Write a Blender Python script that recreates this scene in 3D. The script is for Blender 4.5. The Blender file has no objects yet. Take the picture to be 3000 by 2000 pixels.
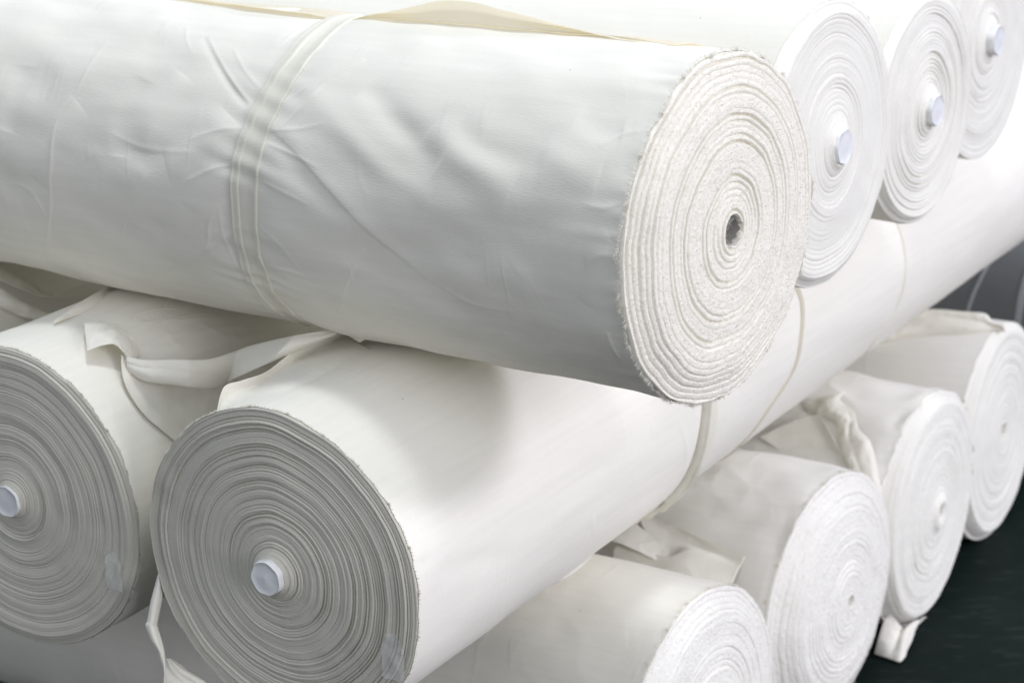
import bpy, math, random
import numpy as np

RNG = np.random.default_rng(7)
scene = bpy.context.scene
COL = scene.collection
W, H = 3000.0, 2000.0            # frame proportions used for the camera
K = 3000.0 / 2352.0
F_PX = 5862.6
PITCH, ROLL = 0.307124, -0.029159
ZC = 1.563                       # camera height above the floor
CAM = np.array([0.0, 0.0, ZC])
YAW_A, YAW_B = -0.593729, -2.144644

# ------------------------------------------------------------------ camera
cp, sp = math.cos(PITCH), math.sin(PITCH)
_f = np.array([0, cp, -sp]); _u = np.array([0, sp, cp]); _r = np.array([1.0, 0, 0])
_c, _s = math.cos(ROLL), math.sin(ROLL)
C_RT = _c * _r + _s * _u
C_UP = -_s * _r + _c * _u
C_FW = _f
from mathutils import Matrix, Vector
cam_d = bpy.data.cameras.new('camera')
cam_o = bpy.data.objects.new('camera', cam_d)
COL.objects.link(cam_o)
M4 = Matrix.Identity(4)
for i in range(3):
    M4[i][0] = C_RT[i]; M4[i][1] = C_UP[i]; M4[i][2] = -C_FW[i]; M4[i][3] = CAM[i]
cam_o.matrix_world = M4
cam_d.sensor_width = 36.0
cam_d.lens = 36.0 * F_PX / W
cam_d.clip_start = 0.05
cam_d.clip_end = 200
cam_d.dof.use_dof = True
cam_d.dof.focus_distance = 2.22
cam_d.dof.aperture_fstop = 6.3
scene.camera = cam_o


def ray(px, py):
    d = (px - W / 2) / F_PX * C_RT - (py - H / 2) / F_PX * C_UP + C_FW
    return d / np.linalg.norm(d)


# ------------------------------------------------------------------ noise
_tab = np.random.default_rng(3).random(4096)


def _hash(i, j, k):
    return _tab[(i * 73856093 ^ j * 19349663 ^ k * 83492791) & 4095]


def vnoise(p):
    """value noise in -1..1, p (...,3)"""
    p = np.asarray(p) + 1000.0
    i = np.floor(p).astype(np.int64)
    f = p - i
    f = f * f * f * (f * (f * 6 - 15) + 10)
    r = 0
    for dx in (0, 1):
        wx = f[..., 0] if dx else 1 - f[..., 0]
        for dy in (0, 1):
            wy = f[..., 1] if dy else 1 - f[..., 1]
            for dz in (0, 1):
                wz = f[..., 2] if dz else 1 - f[..., 2]
                r = r + wx * wy * wz * _hash(i[..., 0] + dx, i[..., 1] + dy, i[..., 2] + dz)
    return r * 2 - 1


def n1(x, seed=0, period=None):
    x = np.asarray(x, float)
    return vnoise(np.stack([x, np.full_like(x, seed * 7.31), np.full_like(x, 0.37)], -1))


def smooth(a, b, x):
    t = np.clip((x - a) / (b - a), 0, 1)
    return t * t * (3 - 2 * t)


def catmull(P, n, axis=0):
    """resample control points P along axis with Catmull-Rom"""
    P = np.moveaxis(np.asarray(P, float), axis, 0)
    m = len(P)
    t = np.linspace(0, m - 1, n)
    i = np.minimum(np.floor(t).astype(int), m - 2)
    f = (t - i).reshape((-1,) + (1,) * (P.ndim - 1))
    p0 = P[np.maximum(i - 1, 0)]; p1 = P[i]; p2 = P[i + 1]; p3 = P[np.minimum(i + 2, m - 1)]
    m1 = (p2 - p0) / 2; m2 = (p3 - p1) / 2
    r = (2 * f**3 - 3 * f**2 + 1) * p1 + (f**3 - 2 * f**2 + f) * m1 + (-2 * f**3 + 3 * f**2) * p2 + (f**3 - f**2) * m2
    return np.moveaxis(r, 0, axis)


# ------------------------------------------------------------------ materials
def new_mat(name):
    m = bpy.data.materials.new(name)
    m.use_nodes = True
    nt = m.node_tree
    for n in list(nt.nodes):
        nt.nodes.remove(n)
    out = nt.nodes.new('ShaderNodeOutputMaterial')
    return m, nt, out


def cloth_mat(name, col, vary=0.03, weave=0.5, specks=True, trans=0.0, stretch=(6.0, 90.0), rough=1.0):
    m, nt, out = new_mat(name)
    N, L = nt.nodes.new, nt.links.new
    b = N('ShaderNodeBsdfPrincipled')
    b.inputs['Roughness'].default_value = rough
    b.inputs['Specular IOR Level'].default_value = 0.04
    b.inputs['Sheen Weight'].default_value = 0.06
    b.inputs['Sheen Roughness'].default_value = 0.5
    uv = N('ShaderNodeUVMap'); uv.uv_map = 'UVMap'
    # soft mottling of the cloth's own colour
    mp = N('ShaderNodeMapping'); mp.inputs['Scale'].default_value = (stretch[0], stretch[1], 1)
    L(uv.outputs['UV'], mp.inputs['Vector'])
    no = N('ShaderNodeTexNoise'); no.inputs['Scale'].default_value = 1.0; no.inputs['Detail'].default_value = 5
    L(mp.outputs['Vector'], no.inputs['Vector'])
    ramp = N('ShaderNodeMapRange')
    ramp.inputs['From Min'].default_value = 0.3; ramp.inputs['From Max'].default_value = 0.7
    ramp.inputs['To Min'].default_value = 1 - vary; ramp.inputs['To Max'].default_value = 1 + vary * 0.5
    L(no.outputs['Fac'], ramp.inputs['Value'])
    mul = N('ShaderNodeVectorMath'); mul.operation = 'SCALE'
    mul.inputs[0].default_value = col
    L(ramp.outputs['Result'], mul.inputs['Scale'])
    colsock = mul.outputs['Vector']
    if specks:
        vo = N('ShaderNodeTexVoronoi'); vo.inputs['Scale'].default_value = 13.0
        L(uv.outputs['UV'], vo.inputs['Vector'])
        lt = N('ShaderNodeMapRange')
        lt.inputs['From Min'].default_value = 0.015; lt.inputs['From Max'].default_value = 0.024
        lt.inputs['To Min'].default_value = 1; lt.inputs['To Max'].default_value = 0
        L(vo.outputs['Distance'], lt.inputs['Value'])
        sep = N('ShaderNodeSeparateColor'); L(vo.outputs['Color'], sep.inputs['Color'])
        gt = N('ShaderNodeMath'); gt.operation = 'GREATER_THAN'; gt.inputs[1].default_value = 0.55
        L(sep.outputs['Red'], gt.inputs[0])
        mu = N('ShaderNodeMath'); mu.operation = 'MULTIPLY'
        L(lt.outputs['Result'], mu.inputs[0]); L(gt.outputs[0], mu.inputs[1])
        mx = N('ShaderNodeMix'); mx.data_type = 'RGBA'
        L(mu.outputs[0], mx.inputs['Factor']); L(colsock, mx.inputs['A'])
        mx.inputs['B'].default_value = (0.16, 0.13, 0.09, 1)
        colsock = mx.outputs['Result']
    L(colsock, b.inputs['Base Color'])
    # weave / slub relief
    mp2 = N('ShaderNodeMapping'); mp2.inputs['Scale'].default_value = (90, 900, 1)
    L(uv.outputs['UV'], mp2.inputs['Vector'])
    n2 = N('ShaderNodeTexNoise'); n2.inputs['Scale'].default_value = 1.0; n2.inputs['Detail'].default_value = 3
    L(mp2.outputs['Vector'], n2.inputs['Vector'])
    bp0 = N('ShaderNodeBump'); bp0.inputs['Strength'].default_value = weave; bp0.inputs['Distance'].default_value = 0.0006
    L(n2.outputs['Fac'], bp0.inputs['Height'])
    # faint sharp creases: the zero lines of a warped noise, present only here and there
    rot = N('ShaderNodeMapping'); rot.inputs['Rotation'].default_value = (0, 0, 0.7); rot.inputs['Scale'].default_value = (14, 5, 1)
    L(uv.outputs['UV'], rot.inputs['Vector'])
    n3 = N('ShaderNodeTexNoise'); n3.inputs['Scale'].default_value = 1.0; n3.inputs['Detail'].default_value = 2; n3.inputs['Distortion'].default_value = 0.6
    L(rot.outputs['Vector'], n3.inputs['Vector'])
    s3 = N('ShaderNodeMath'); s3.operation = 'SUBTRACT'; s3.inputs[1].default_value = 0.5; L(n3.outputs['Fac'], s3.inputs[0])
    a3 = N('ShaderNodeMath'); a3.operation = 'ABSOLUTE'; L(s3.outputs[0], a3.inputs[0])
    m3 = N('ShaderNodeMapRange'); m3.interpolation_type = 'SMOOTHSTEP'
    m3.inputs['From Min'].default_value = 0.0; m3.inputs['From Max'].default_value = 0.05; m3.inputs['To Min'].default_value = 1; m3.inputs['To Max'].default_value = 0
    L(a3.outputs[0], m3.inputs['Value'])
    n4 = N('ShaderNodeTexNoise'); n4.inputs['Scale'].default_value = 9.0; n4.inputs['Detail'].default_value = 1
    L(uv.outputs['UV'], n4.inputs['Vector'])
    m4 = N('ShaderNodeMapRange'); m4.inputs['From Min'].default_value = 0.5; m4.inputs['From Max'].default_value = 0.68
    L(n4.outputs['Fac'], m4.inputs['Value'])
    mm4 = N('ShaderNodeMath'); mm4.operation = 'MULTIPLY'; L(m3.outputs[0], mm4.inputs[0]); L(m4.outputs[0], mm4.inputs[1])
    bp = N('ShaderNodeBump'); bp.inputs['Strength'].default_value = 0.35; bp.inputs['Distance'].default_value = 0.0010
    L(mm4.outputs[0], bp.inputs['Height']); L(bp0.outputs['Normal'], bp.inputs['Normal'])
    L(bp.outputs['Normal'], b.inputs['Normal'])
    if trans > 0:
        tr = N('ShaderNodeBsdfTranslucent'); tr.inputs['Color'].default_value = (1.0, 0.90, 0.66, 1)
        ms = N('ShaderNodeMixShader'); ms.inputs['Fac'].default_value = trans
        L(b.outputs[0], ms.inputs[1]); L(tr.outputs[0], ms.inputs[2])
        L(ms.outputs[0], out.inputs['Surface'])
    else:
        L(b.outputs[0], out.inputs['Surface'])
    return m


def end_mat(name, col, ring=0.06, grain=0.05):
    """edges of many cloth layers: colour varies layer by layer (UV = turn number, angle)"""
    m, nt, out = new_mat(name)
    N, L = nt.nodes.new, nt.links.new
    b = N('ShaderNodeBsdfPrincipled')
    b.inputs['Roughness'].default_value = 0.95
    b.inputs['Specular IOR Level'].default_value = 0.1
    b.inputs['Sheen Weight'].default_value = 0.2
    uv = N('ShaderNodeUVMap'); uv.uv_map = 'UVMap'
    mp = N('ShaderNodeMapping'); mp.inputs['Scale'].default_value = (1.9, 2.0, 1)
    L(uv.outputs['UV'], mp.inputs['Vector'])
    no = N('ShaderNodeTexNoise'); no.inputs['Detail'].default_value = 6; no.inputs['Scale'].default_value = 1.0
    no.inputs['Roughness'].default_value = 0.7
    L(mp.outputs['Vector'], no.inputs['Vector'])
    r1 = N('ShaderNodeMapRange')
    r1.inputs['From Min'].default_value = 0.3; r1.inputs['From Max'].default_value = 0.7
    r1.inputs['To Min'].default_value = 1 - ring; r1.inputs['To Max'].default_value = 1 + ring * 0.4
    L(no.outputs['Fac'], r1.inputs['Value'])
    geo = N('ShaderNodeTexCoord')
    n2 = N('ShaderNodeTexNoise'); n2.inputs['Scale'].default_value = 420; n2.inputs['Detail'].default_value = 3
    L(geo.outputs['Object'], n2.inputs['Vector'])
    r2 = N('ShaderNodeMapRange')
    r2.inputs['From Min'].default_value = 0.3; r2.inputs['From Max'].default_value = 0.7
    r2.inputs['To Min'].default_value = 1 - grain; r2.inputs['To Max'].default_value = 1 + grain * 0.4
    L(n2.outputs['Fac'], r2.inputs['Value'])
    mm = N('ShaderNodeMath'); mm.operation = 'MULTIPLY'
    L(r1.outputs[0], mm.inputs[0]); L(r2.outputs[0], mm.inputs[1])
    mul = N('ShaderNodeVectorMath'); mul.operation = 'SCALE'; mul.inputs[0].default_value = col
    L(mm.outputs[0], mul.inputs['Scale'])
    L(mul.outputs['Vector'], b.inputs['Base Color'])
    bp = N('ShaderNodeBump'); bp.inputs['Strength'].default_value = 0.5; bp.inputs['Distance'].default_value = 0.0012
    L(n2.outputs['Fac'], bp.inputs['Height']); L(bp.outputs['Normal'], b.inputs['Normal'])
    L(b.outputs[0], out.inputs['Surface'])
    return m


def plain_mat(name, col, rough=0.5, spec=0.4, noise=0.04, scale=60, bump=0.0):
    m, nt, out = new_mat(name)
    N, L = nt.nodes.new, nt.links.new
    b = N('ShaderNodeBsdfPrincipled')
    b.inputs['Roughness'].default_value = rough
    b.inputs['Specular IOR Level'].default_value = spec
    tc = N('ShaderNodeTexCoord')
    no = N('ShaderNodeTexNoise'); no.inputs['Scale'].default_value = scale; no.inputs['Detail'].default_value = 4
    L(tc.outputs['Object'], no.inputs['Vector'])
    r = N('ShaderNodeMapRange'); r.inputs['From Min'].default_value = 0.3; r.inputs['From Max'].default_value = 0.7
    r.inputs['To Min'].default_value = 1 - noise; r.inputs['To Max'].default_value = 1 + noise
    L(no.outputs['Fac'], r.inputs['Value'])
    mul = N('ShaderNodeVectorMath'); mul.operation = 'SCALE'; mul.inputs[0].default_value = col
    L(r.outputs[0], mul.inputs['Scale']); L(mul.outputs['Vector'], b.inputs['Base Color'])
    if bump:
        bp = N('ShaderNodeBump'); bp.inputs['Strength'].default_value = bump; bp.inputs['Distance'].default_value = 0.001
        L(no.outputs['Fac'], bp.inputs['Height']); L(bp.outputs['Normal'], b.inputs['Normal'])
    L(b.outputs[0], out.inputs['Surface'])
    return m


def tape_mat():
    m, nt, out = new_mat('clear_tape')
    N, L = nt.nodes.new, nt.links.new
    t = N('ShaderNodeBsdfTransparent'); t.inputs['Color'].default_value = (0.97, 0.97, 0.95, 1)
    g = N('ShaderNodeBsdfPrincipled'); g.inputs['Base Color'].default_value = (0.9, 0.9, 0.87, 1)
    g.inputs['Roughness'].default_value = 0.3
    tc = N('ShaderNodeTexCoord')
    no = N('ShaderNodeTexNoise'); no.inputs['Scale'].default_value = 90; no.inputs['Detail'].default_value = 4
    L(tc.outputs['Object'], no.inputs['Vector'])
    bp = N('ShaderNodeBump'); bp.inputs['Strength'].default_value = 0.6; bp.inputs['Distance'].default_value = 0.003
    L(no.outputs['Fac'], bp.inputs['Height']); L(bp.outputs['Normal'], g.inputs['Normal'])
    ms = N('ShaderNodeMixShader'); ms.inputs['Fac'].default_value = 0.5
    L(t.outputs[0], ms.inputs[1]); L(g.outputs[0], ms.inputs[2]); L(ms.outputs[0], out.inputs['Surface'])
    return m


def floor_mat():
    m, nt, out = new_mat('green_floor_paint')
    N, L = nt.nodes.new, nt.links.new
    b = N('ShaderNodeBsdfPrincipled'); b.inputs['Roughness'].default_value = 0.7
    b.inputs['Specular IOR Level'].default_value = 0.1
    tc = N('ShaderNodeTexCoord')
    no = N('ShaderNodeTexNoise'); no.inputs['Scale'].default_value = 5; no.inputs['Detail'].default_value = 8
    L(tc.outputs['Object'], no.inputs['Vector'])
    cr = N('ShaderNodeValToRGB')
    cr.color_ramp.elements[0].position = 0.35; cr.color_ramp.elements[0].color = (0.0034, 0.0092, 0.0078, 1)
    cr.color_ramp.elements[1].position = 0.72; cr.color_ramp.elements[1].color = (0.0080, 0.0160, 0.0118, 1)
    L(no.outputs['Fac'], cr.inputs['Fac'])
    mp = N('ShaderNodeMapping'); mp.inputs['Scale'].default_value = (14, 60, 1); mp.inputs['Rotation'].default_value = (0, 0, 0.6)
    L(tc.outputs['Object'], mp.inputs['Vector'])
    sc = N('ShaderNodeTexNoise'); sc.inputs['Scale'].default_value = 1; sc.inputs['Detail'].default_value = 5
    L(mp.outputs['Vector'], sc.inputs['Vector'])
    sr = N('ShaderNodeMapRange'); sr.inputs['From Min'].default_value = 0.56; sr.inputs['From Max'].default_value = 0.8
    sr.inputs['To Max'].default_value = 0.6
    L(sc.outputs['Fac'], sr.inputs['Value'])
    mx = N('ShaderNodeMix'); mx.data_type = 'RGBA'
    L(sr.outputs[0], mx.inputs['Factor']); L(cr.outputs['Color'], mx.inputs['A'])
    mx.inputs['B'].default_value = (0.045, 0.058, 0.052, 1)
    L(mx.outputs['Result'], b.inputs['Base Color'])
    bp = N('ShaderNodeBump'); bp.inputs['Strength'].default_value = 0.15; bp.inputs['Distance'].default_value = 0.002
    L(no.outputs['Fac'], bp.inputs['Height']); L(bp.outputs['Normal'], b.inputs['Normal'])
    L(b.outputs[0], out.inputs['Surface'])
    return m


WHITE = (0.84, 0.815, 0.735)
M_CLOTH = cloth_mat('cotton_cloth', WHITE)
M_CLOTH_FAR = cloth_mat('cotton_cloth_plain', (0.84, 0.82, 0.765), specks=False)
M_LOOSE = cloth_mat('loose_cotton_cloth', (0.85, 0.825, 0.745), specks=False, trans=0.10, vary=0.015)
M_THIN = cloth_mat('thin_loose_cotton', (0.86, 0.84, 0.765), specks=False, trans=0.42, vary=0.015)
M_BAND = cloth_mat('cotton_band', (0.83, 0.805, 0.70), specks=False, trans=0.08, vary=0.03)
M_FOLD_SHADE = cloth_mat('fold_shade_tan', (0.66, 0.61, 0.48), specks=False, trans=0.05, vary=0.03)  # tan stands in for the shade of an open fold
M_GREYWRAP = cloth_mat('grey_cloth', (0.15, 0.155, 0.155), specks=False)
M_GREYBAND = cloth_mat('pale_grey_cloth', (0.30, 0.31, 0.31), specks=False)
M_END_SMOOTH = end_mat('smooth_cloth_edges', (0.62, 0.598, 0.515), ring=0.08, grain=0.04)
M_END_FLUFF = end_mat('fluffy_cloth_edges', (0.86, 0.83, 0.735), ring=0.05, grain=0.07)
M_END_WOOL = end_mat('white_woolly_edges', (0.86, 0.84, 0.775), ring=0.03, grain=0.06)
M_END_WHITE = end_mat('white_cloth_edges', (0.83, 0.81, 0.735), ring=0.05, grain=0.05)
def fibre_mat():
    m, nt, out = new_mat('cotton_fibre')
    N, L = nt.nodes.new, nt.links.new
    d = N('ShaderNodeBsdfDiffuse'); d.inputs['Color'].default_value = (0.90, 0.88, 0.82, 1)
    t = N('ShaderNodeBsdfTranslucent'); t.inputs['Color'].default_value = (0.90, 0.88, 0.82, 1)
    ms = N('ShaderNodeMixShader'); ms.inputs['Fac'].default_value = 0.5
    L(d.outputs[0], ms.inputs[1]); L(t.outputs[0], ms.inputs[2]); L(ms.outputs[0], out.inputs['Surface'])
    return m
M_FIBRE = fibre_mat()
M_CORE = plain_mat('white_core_tube', (0.79, 0.795, 0.80), 0.45, 0.4, 0.05, 60, 0.3)
M_CAP = plain_mat('white_core_cap', (0.79, 0.80, 0.81), 0.4, 0.4, 0.03, 40, 0.2)
M_HOLLOW_SHADE = plain_mat('hollow_shade', (0.42, 0.41, 0.38), 0.9, 0.1)  # grey stands in for the shade inside the hollow core
M_THREAD = plain_mat('cotton_thread', (0.86, 0.85, 0.78), 0.8, 0.2)
M_TAPE = tape_mat()
M_FLOOR = floor_mat()
M_WALL = plain_mat('grey_wall_paint', (0.20, 0.20, 0.20), 0.8, 0.2, 0.05, 4)


# ------------------------------------------------------------------ mesh helpers
def tag(o, label=None, cat=None, group=None, kind=None):
    if label: o['label'] = label
    if cat: o['category'] = cat
    if group: o['group'] = group
    if kind: o['kind'] = kind
    return o


def raw_mesh(name, V, Q, mat, parent=None, uv=None, shade=True):
    V = np.asarray(V, float).reshape(-1, 3)
    if parent is not None:
        V = V - np.array(parent_origin(parent))
    Q = np.asarray(Q, np.int32)
    me = bpy.data.meshes.new(name)
    me.vertices.add(len(V)); me.vertices.foreach_set('co', V.astype(np.float32).ravel())
    k = Q.shape[1]
    me.loops.add(Q.size); me.loops.foreach_set('vertex_index', Q.ravel())
    me.polygons.add(len(Q))
    me.polygons.foreach_set('loop_start', np.arange(0, Q.size, k, dtype=np.int32))
    me.polygons.foreach_set('loop_total', np.full(len(Q), k, np.int32))
    if uv is not None:
        ul = me.uv_layers.new(name='UVMap')
        uv = np.asarray(uv, float)
        if uv.shape[0] != Q.size:
            uv = uv.reshape(-1, 2)[Q.ravel()]
        ul.data.foreach_set('uv', uv.astype(np.float32).ravel())
    me.update(calc_edges=True)
    me.validate()
    if shade:
        me.polygons.foreach_set('use_smooth', np.ones(len(me.polygons), bool))
    me.materials.append(mat)
    o = bpy.data.objects.new(name, me)
    COL.objects.link(o)
    if parent is not None:
        o.parent = parent
    return o


def parent_origin(p):
    loc = np.array(p.location)
    while p.parent is not None:
        p = p.parent
        loc = loc + np.array(p.location)
    return loc


def grid_faces(n, m, wrap=False):
    i = np.arange(n - 1)[:, None]
    j = np.arange(m if wrap else m - 1)[None, :]
    a = i * m + j; b = i * m + (j + 1) % m
    return np.stack([a, b, b + m, a + m], -1).reshape(-1, 4)


def grid_obj(name, V, mat, parent=None, uv=None, wrap=False, thick=0.0, flip=False):
    n, m = V.shape[:2]
    Q = grid_faces(n, m, wrap)
    if flip: Q = Q[:, ::-1]
    o = raw_mesh(name, V, Q, mat, parent, uv)
    if thick:
        md = o.modifiers.new('thickness', 'SOLIDIFY'); md.thickness = thick; md.offset = 0
    return o


def arc_uv(V):
    du = np.linalg.norm(np.diff(V, axis=0), axis=-1).mean(1)
    dv = np.linalg.norm(np.diff(V, axis=1), axis=-1).mean(0)
    u = np.concatenate([[0], np.cumsum(du)]); v = np.concatenate([[0], np.cumsum(dv)])
    return np.stack(np.broadcast_arrays(u[:, None], v[None, :]), -1)


def fibres(name, P, D, Ln, width, mat, parent, curl=0.5, rng=RNG):
    """many short bent hairs as thin strips"""
    n = len(P)
    D = D / np.linalg.norm(D, axis=1, keepdims=True)
    rnd = rng.normal(size=(n, 3))
    S = np.cross(D, rnd); S /= np.linalg.norm(S, axis=1, keepdims=True)
    B = np.cross(D, S)
    Ln = Ln[:, None]; w = width[:, None] if np.ndim(width) else width
    p1 = P + D * Ln * 0.5 + B * Ln * 0.12 * curl
    p2 = P + D * Ln * 0.9 + B * Ln * 0.55 * curl
    V = np.stack([P - S * w / 2, P + S * w / 2, p1 - S * w / 2, p1 + S * w / 2, p2 - S * w / 4, p2 + S * w / 4], 1)
    b = (np.arange(n) * 6)[:, None]
    Q = np.concatenate([b + np.array([[0, 1, 3, 2]]), b + np.array([[2, 3, 5, 4]])], 0)
    o = raw_mesh(name, V.reshape(-1, 3), Q, mat, parent, shade=True)
    return o


def tube_mesh(P, rad, nseg=8):
    P = np.asarray(P, float); n = len(P)
    T = np.gradient(P, axis=0); T /= np.linalg.norm(T, axis=1, keepdims=True) + 1e-12
    ref = np.array([0.31, 0.52, 0.79])
    A = np.cross(T, ref); A /= np.linalg.norm(A, axis=1, keepdims=True)
    B = np.cross(T, A)
    a = np.linspace(0, 2 * np.pi, nseg, endpoint=False)
    rad = np.broadcast_to(np.asarray(rad, float), (n,))
    V = P[:, None] + rad[:, None, None] * (np.cos(a)[None, :, None] * A[:, None] + np.sin(a)[None, :, None] * B[:, None])
    return V, grid_faces(n, nseg, True)


# ------------------------------------------------------------------ rolls
class Roll:
    def __init__(self, c, r, yaw, dyaw, dpitch, fam, L=1.8, seed=0, ell=0.0, bump=0.0012):
        y = yaw + dyaw
        self.n = np.array([math.cos(y) * math.cos(dpitch), math.sin(y) * math.cos(dpitch), math.sin(dpitch)])
        self.c = np.array(c, float) + np.array([0, 0, ZC])
        self.r = r; self.L = L; self.seed = seed; self.fam = fam; self.ell = ell; self.bump = bump
        u = np.array([0, 0, 1.0]); u = u - u.dot(self.n) * self.n; u /= np.linalg.norm(u)
        w = np.cross(u, self.n)
        want = np.array([-math.cos(YAW_B + math.pi), -math.sin(YAW_B + math.pi), 0]) if fam == 'A' else \
            np.array([math.cos(YAW_A), math.sin(YAW_A), 0])
        if w.dot(want) < 0: w = -w
        self.u, self.w = u, w
        self.extra = []          # list of functions f(s,th)->dr
        self.root = None
        self.rimdrop = 0.0

    def pt(self, s, th, rho):
        s = np.asarray(s)[..., None]; th_ = np.asarray(th)[..., None]; rho = np.asarray(rho)[..., None]
        return self.c - s * self.n + rho * (np.cos(th_) * self.u + np.sin(th_) * self.w)

    def R0(self, th):
        th = np.asarray(th, float)
        x = np.stack([np.cos(th) * 1.3 + self.seed * 3.1, np.sin(th) * 1.3, np.full_like(th, self.seed * 1.7)], -1)
        x2 = np.stack([np.cos(th) * 4 + self.seed * 3.1, np.sin(th) * 4, np.full_like(th, self.seed * 5.7)], -1)
        return self.r * (1 + self.ell * np.cos(2 * th) + 0.006 * vnoise(x) + 0.003 * vnoise(x2))

    def rad(self, s, th):
        s, th = np.broadcast_arrays(np.asarray(s, float), np.asarray(th, float))
        R = self.R0(th)
        b = self.bump
        q = self.seed * 11.3
        X = np.stack([s * 9 + q, np.cos(th) * self.r * 17, np.sin(th) * self.r * 17], -1)
        X2 = np.stack([s * 22 + q, np.cos(th) * self.r * 40 + 5, np.sin(th) * self.r * 40], -1)
        X3 = np.stack([s * 3 + q, np.cos(th) * self.r * 6 + 5, np.sin(th) * self.r * 6], -1)
        fade = smooth(0.0, 0.06, s)
        R = R + (b * vnoise(X) + 0.33 * b * vnoise(X2) + 2.2 * b * vnoise(X3)) * (0.25 + 0.75 * fade)
        for f in self.extra:
            R = R + f(s, th)
        return R

    def hit(self, px, py):
        """(s, theta, t) of a view ray on the ideal cylinder; closest approach if it misses"""
        d = ray(px, py); o = CAM - self.c
        dp = d - d.dot(self.n) * self.n; op = o - o.dot(self.n) * self.n
        a = dp.dot(dp); b = dp.dot(op); c_ = op.dot(op) - self.r ** 2
        disc = b * b - a * c_
        t = (-b - math.sqrt(disc)) / a if disc > 0 else -b / a
        P = CAM + t * d - self.c
        s = -P.dot(self.n); Q = P + s * self.n
        return s, math.atan2(Q.dot(self.w), Q.dot(self.u)), t


def R_(c, r, dy, dp, fam, **k):
    return Roll(c, r, YAW_A if fam == 'A' else YAW_B, dy, dp, fam, **k)


rolls = {
    'T1': R_((0.2400, 2.1183, -0.5520), 0.1942, -0.0455, -0.0036, 'A', seed=1, bump=0.0013, L=1.75),
    'T2': R_((0.4252, 2.5685, -0.5594), 0.1883, -0.0134, 0.0024, 'A', seed=2),
    'T3': R_((0.6171, 2.8988, -0.5808), 0.1707, -0.0166, -0.012, 'A', seed=3),
    'T4': R_((0.7965, 3.2934, -0.5462), 0.1988, -0.0007, -0.0010, 'A', seed=4),
    'M1': R_((-0.2789, 2.1318, -0.9468), 0.1972, -0.0055, -0.018, 'B', seed=5, L=2.4, bump=0.0007),
    'M0': R_((-0.6375, 2.3742, -0.9419), 0.2020, 0.0144, -0.0046, 'B', seed=6, L=1.95, bump=0.0008),
    'N': R_((-1.010, 2.56, -0.985), 0.2010, 0.0, 0.0, 'B', seed=7, L=1.95),
    'B1': R_((0.2520, 2.4481, -1.3524), 0.2089, 0.0200, 0.0064, 'A', seed=8, bump=0.0010),
    'B2': R_((0.5033, 2.8672, -1.3504), 0.2032, -0.0005, 0.012, 'A', seed=9, bump=0.0016),
    'B3': R_((0.7232, 3.2229, -1.3536), 0.2120, 0.0327, -0.0057, 'A', seed=10, bump=0.002),
    'B4': R_((0.9329, 3.5965, -1.3510), 0.2119, 0.0431, 0.0112, 'A', seed=11),
    'B5': R_((1.42, 4.05, -1.3560), 0.2050, 0.03, 0.0, 'A', seed=12),
}


def D(px, py):
    return px * K, py * K


def unroll(roll, pts):
    """view points on a roll -> array of (s, theta)"""
    return np.array([roll.hit(*D(x, y))[:2] for x, y in pts])


def crease(roll, pts, amp, wid, n=60, one_sided=0.0):
    """ridge along a line on the roll's surface"""
    st = catmull(unroll(roll, pts), n)
    r = roll.r
    seg = st * np.array([1, r])
    tt = np.linspace(0, 1, n)
    ta = np.sin(np.pi * np.clip(tt, 0, 1)) ** 0.7

    def f(s, th):
        out = np.zeros(s.shape)
        m = (s > seg[:, 0].min() - 9 * wid) & (s < seg[:, 0].max() + 9 * wid) & \
            (th * r > seg[:, 1].min() - 9 * wid) & (th * r < seg[:, 1].max() + 9 * wid)
        if not m.any(): return out
        ss = s[m]; yy = th[m] * r
        best = np.full(ss.shape, 1e9); ai = np.zeros(ss.shape); sd = np.zeros(ss.shape)
        for i in range(n - 1):
            ax, ay = seg[i]; bx, by = seg[i + 1]
            dx, dy = bx - ax, by - ay; l2 = dx * dx + dy * dy + 1e-15
            q = np.clip(((ss - ax) * dx + (yy - ay) * dy) / l2, 0, 1)
            ex = ss - ax - q * dx; ey = yy - ay - q * dy
            d = np.hypot(ex, ey)
            k = d < best
            best[k] = d[k]; ai[k] = (ta[i] + (ta[i + 1] - ta[i]) * q)[k]
            sd[k] = np.sign(dx * ey - dy * ex)[k]
        h = (0.55 * np.exp(-(best / wid) ** 2) + 0.45 * np.exp(-best / (2.6 * wid))) if wid < 0.008 else np.exp(-(best / wid) ** 2)
        if one_sided:
            h = np.where(sd * one_sided > 0, np.exp(-(best / (wid * 5)) ** 2), h)
        out[m] = amp * ai * h
        return out
    roll.extra.append(f)


def band_path(roll, pts):
    """closed path s(theta) round the roll through visible points, meeting itself behind"""
    st = unroll(roll, pts)
    o = np.argsort(st[:, 1]); st = st[o]
    th, s = st[:, 1], st[:, 0]
    tt = np.concatenate([th[-3:] - 2 * np.pi, th, th[:3] + 2 * np.pi])
    sm = np.concatenate([s[-3:], s, s[:3]])

    def f(theta):
        t = (np.asarray(theta) + np.pi) % (2 * np.pi) - np.pi
        # smooth piecewise interpolation
        x = np.interp(t, tt, sm)
        y = sum(np.interp(t + dx, tt, sm) for dx in (-0.12, -0.06, 0.06, 0.12)) / 4
        return 0.4 * x + 0.6 * y
    return f


def squeeze(roll, path, depth, wid):
    roll.extra.append(lambda s, th: -depth * np.exp(-((s - path(th)) / wid) ** 2))


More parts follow.
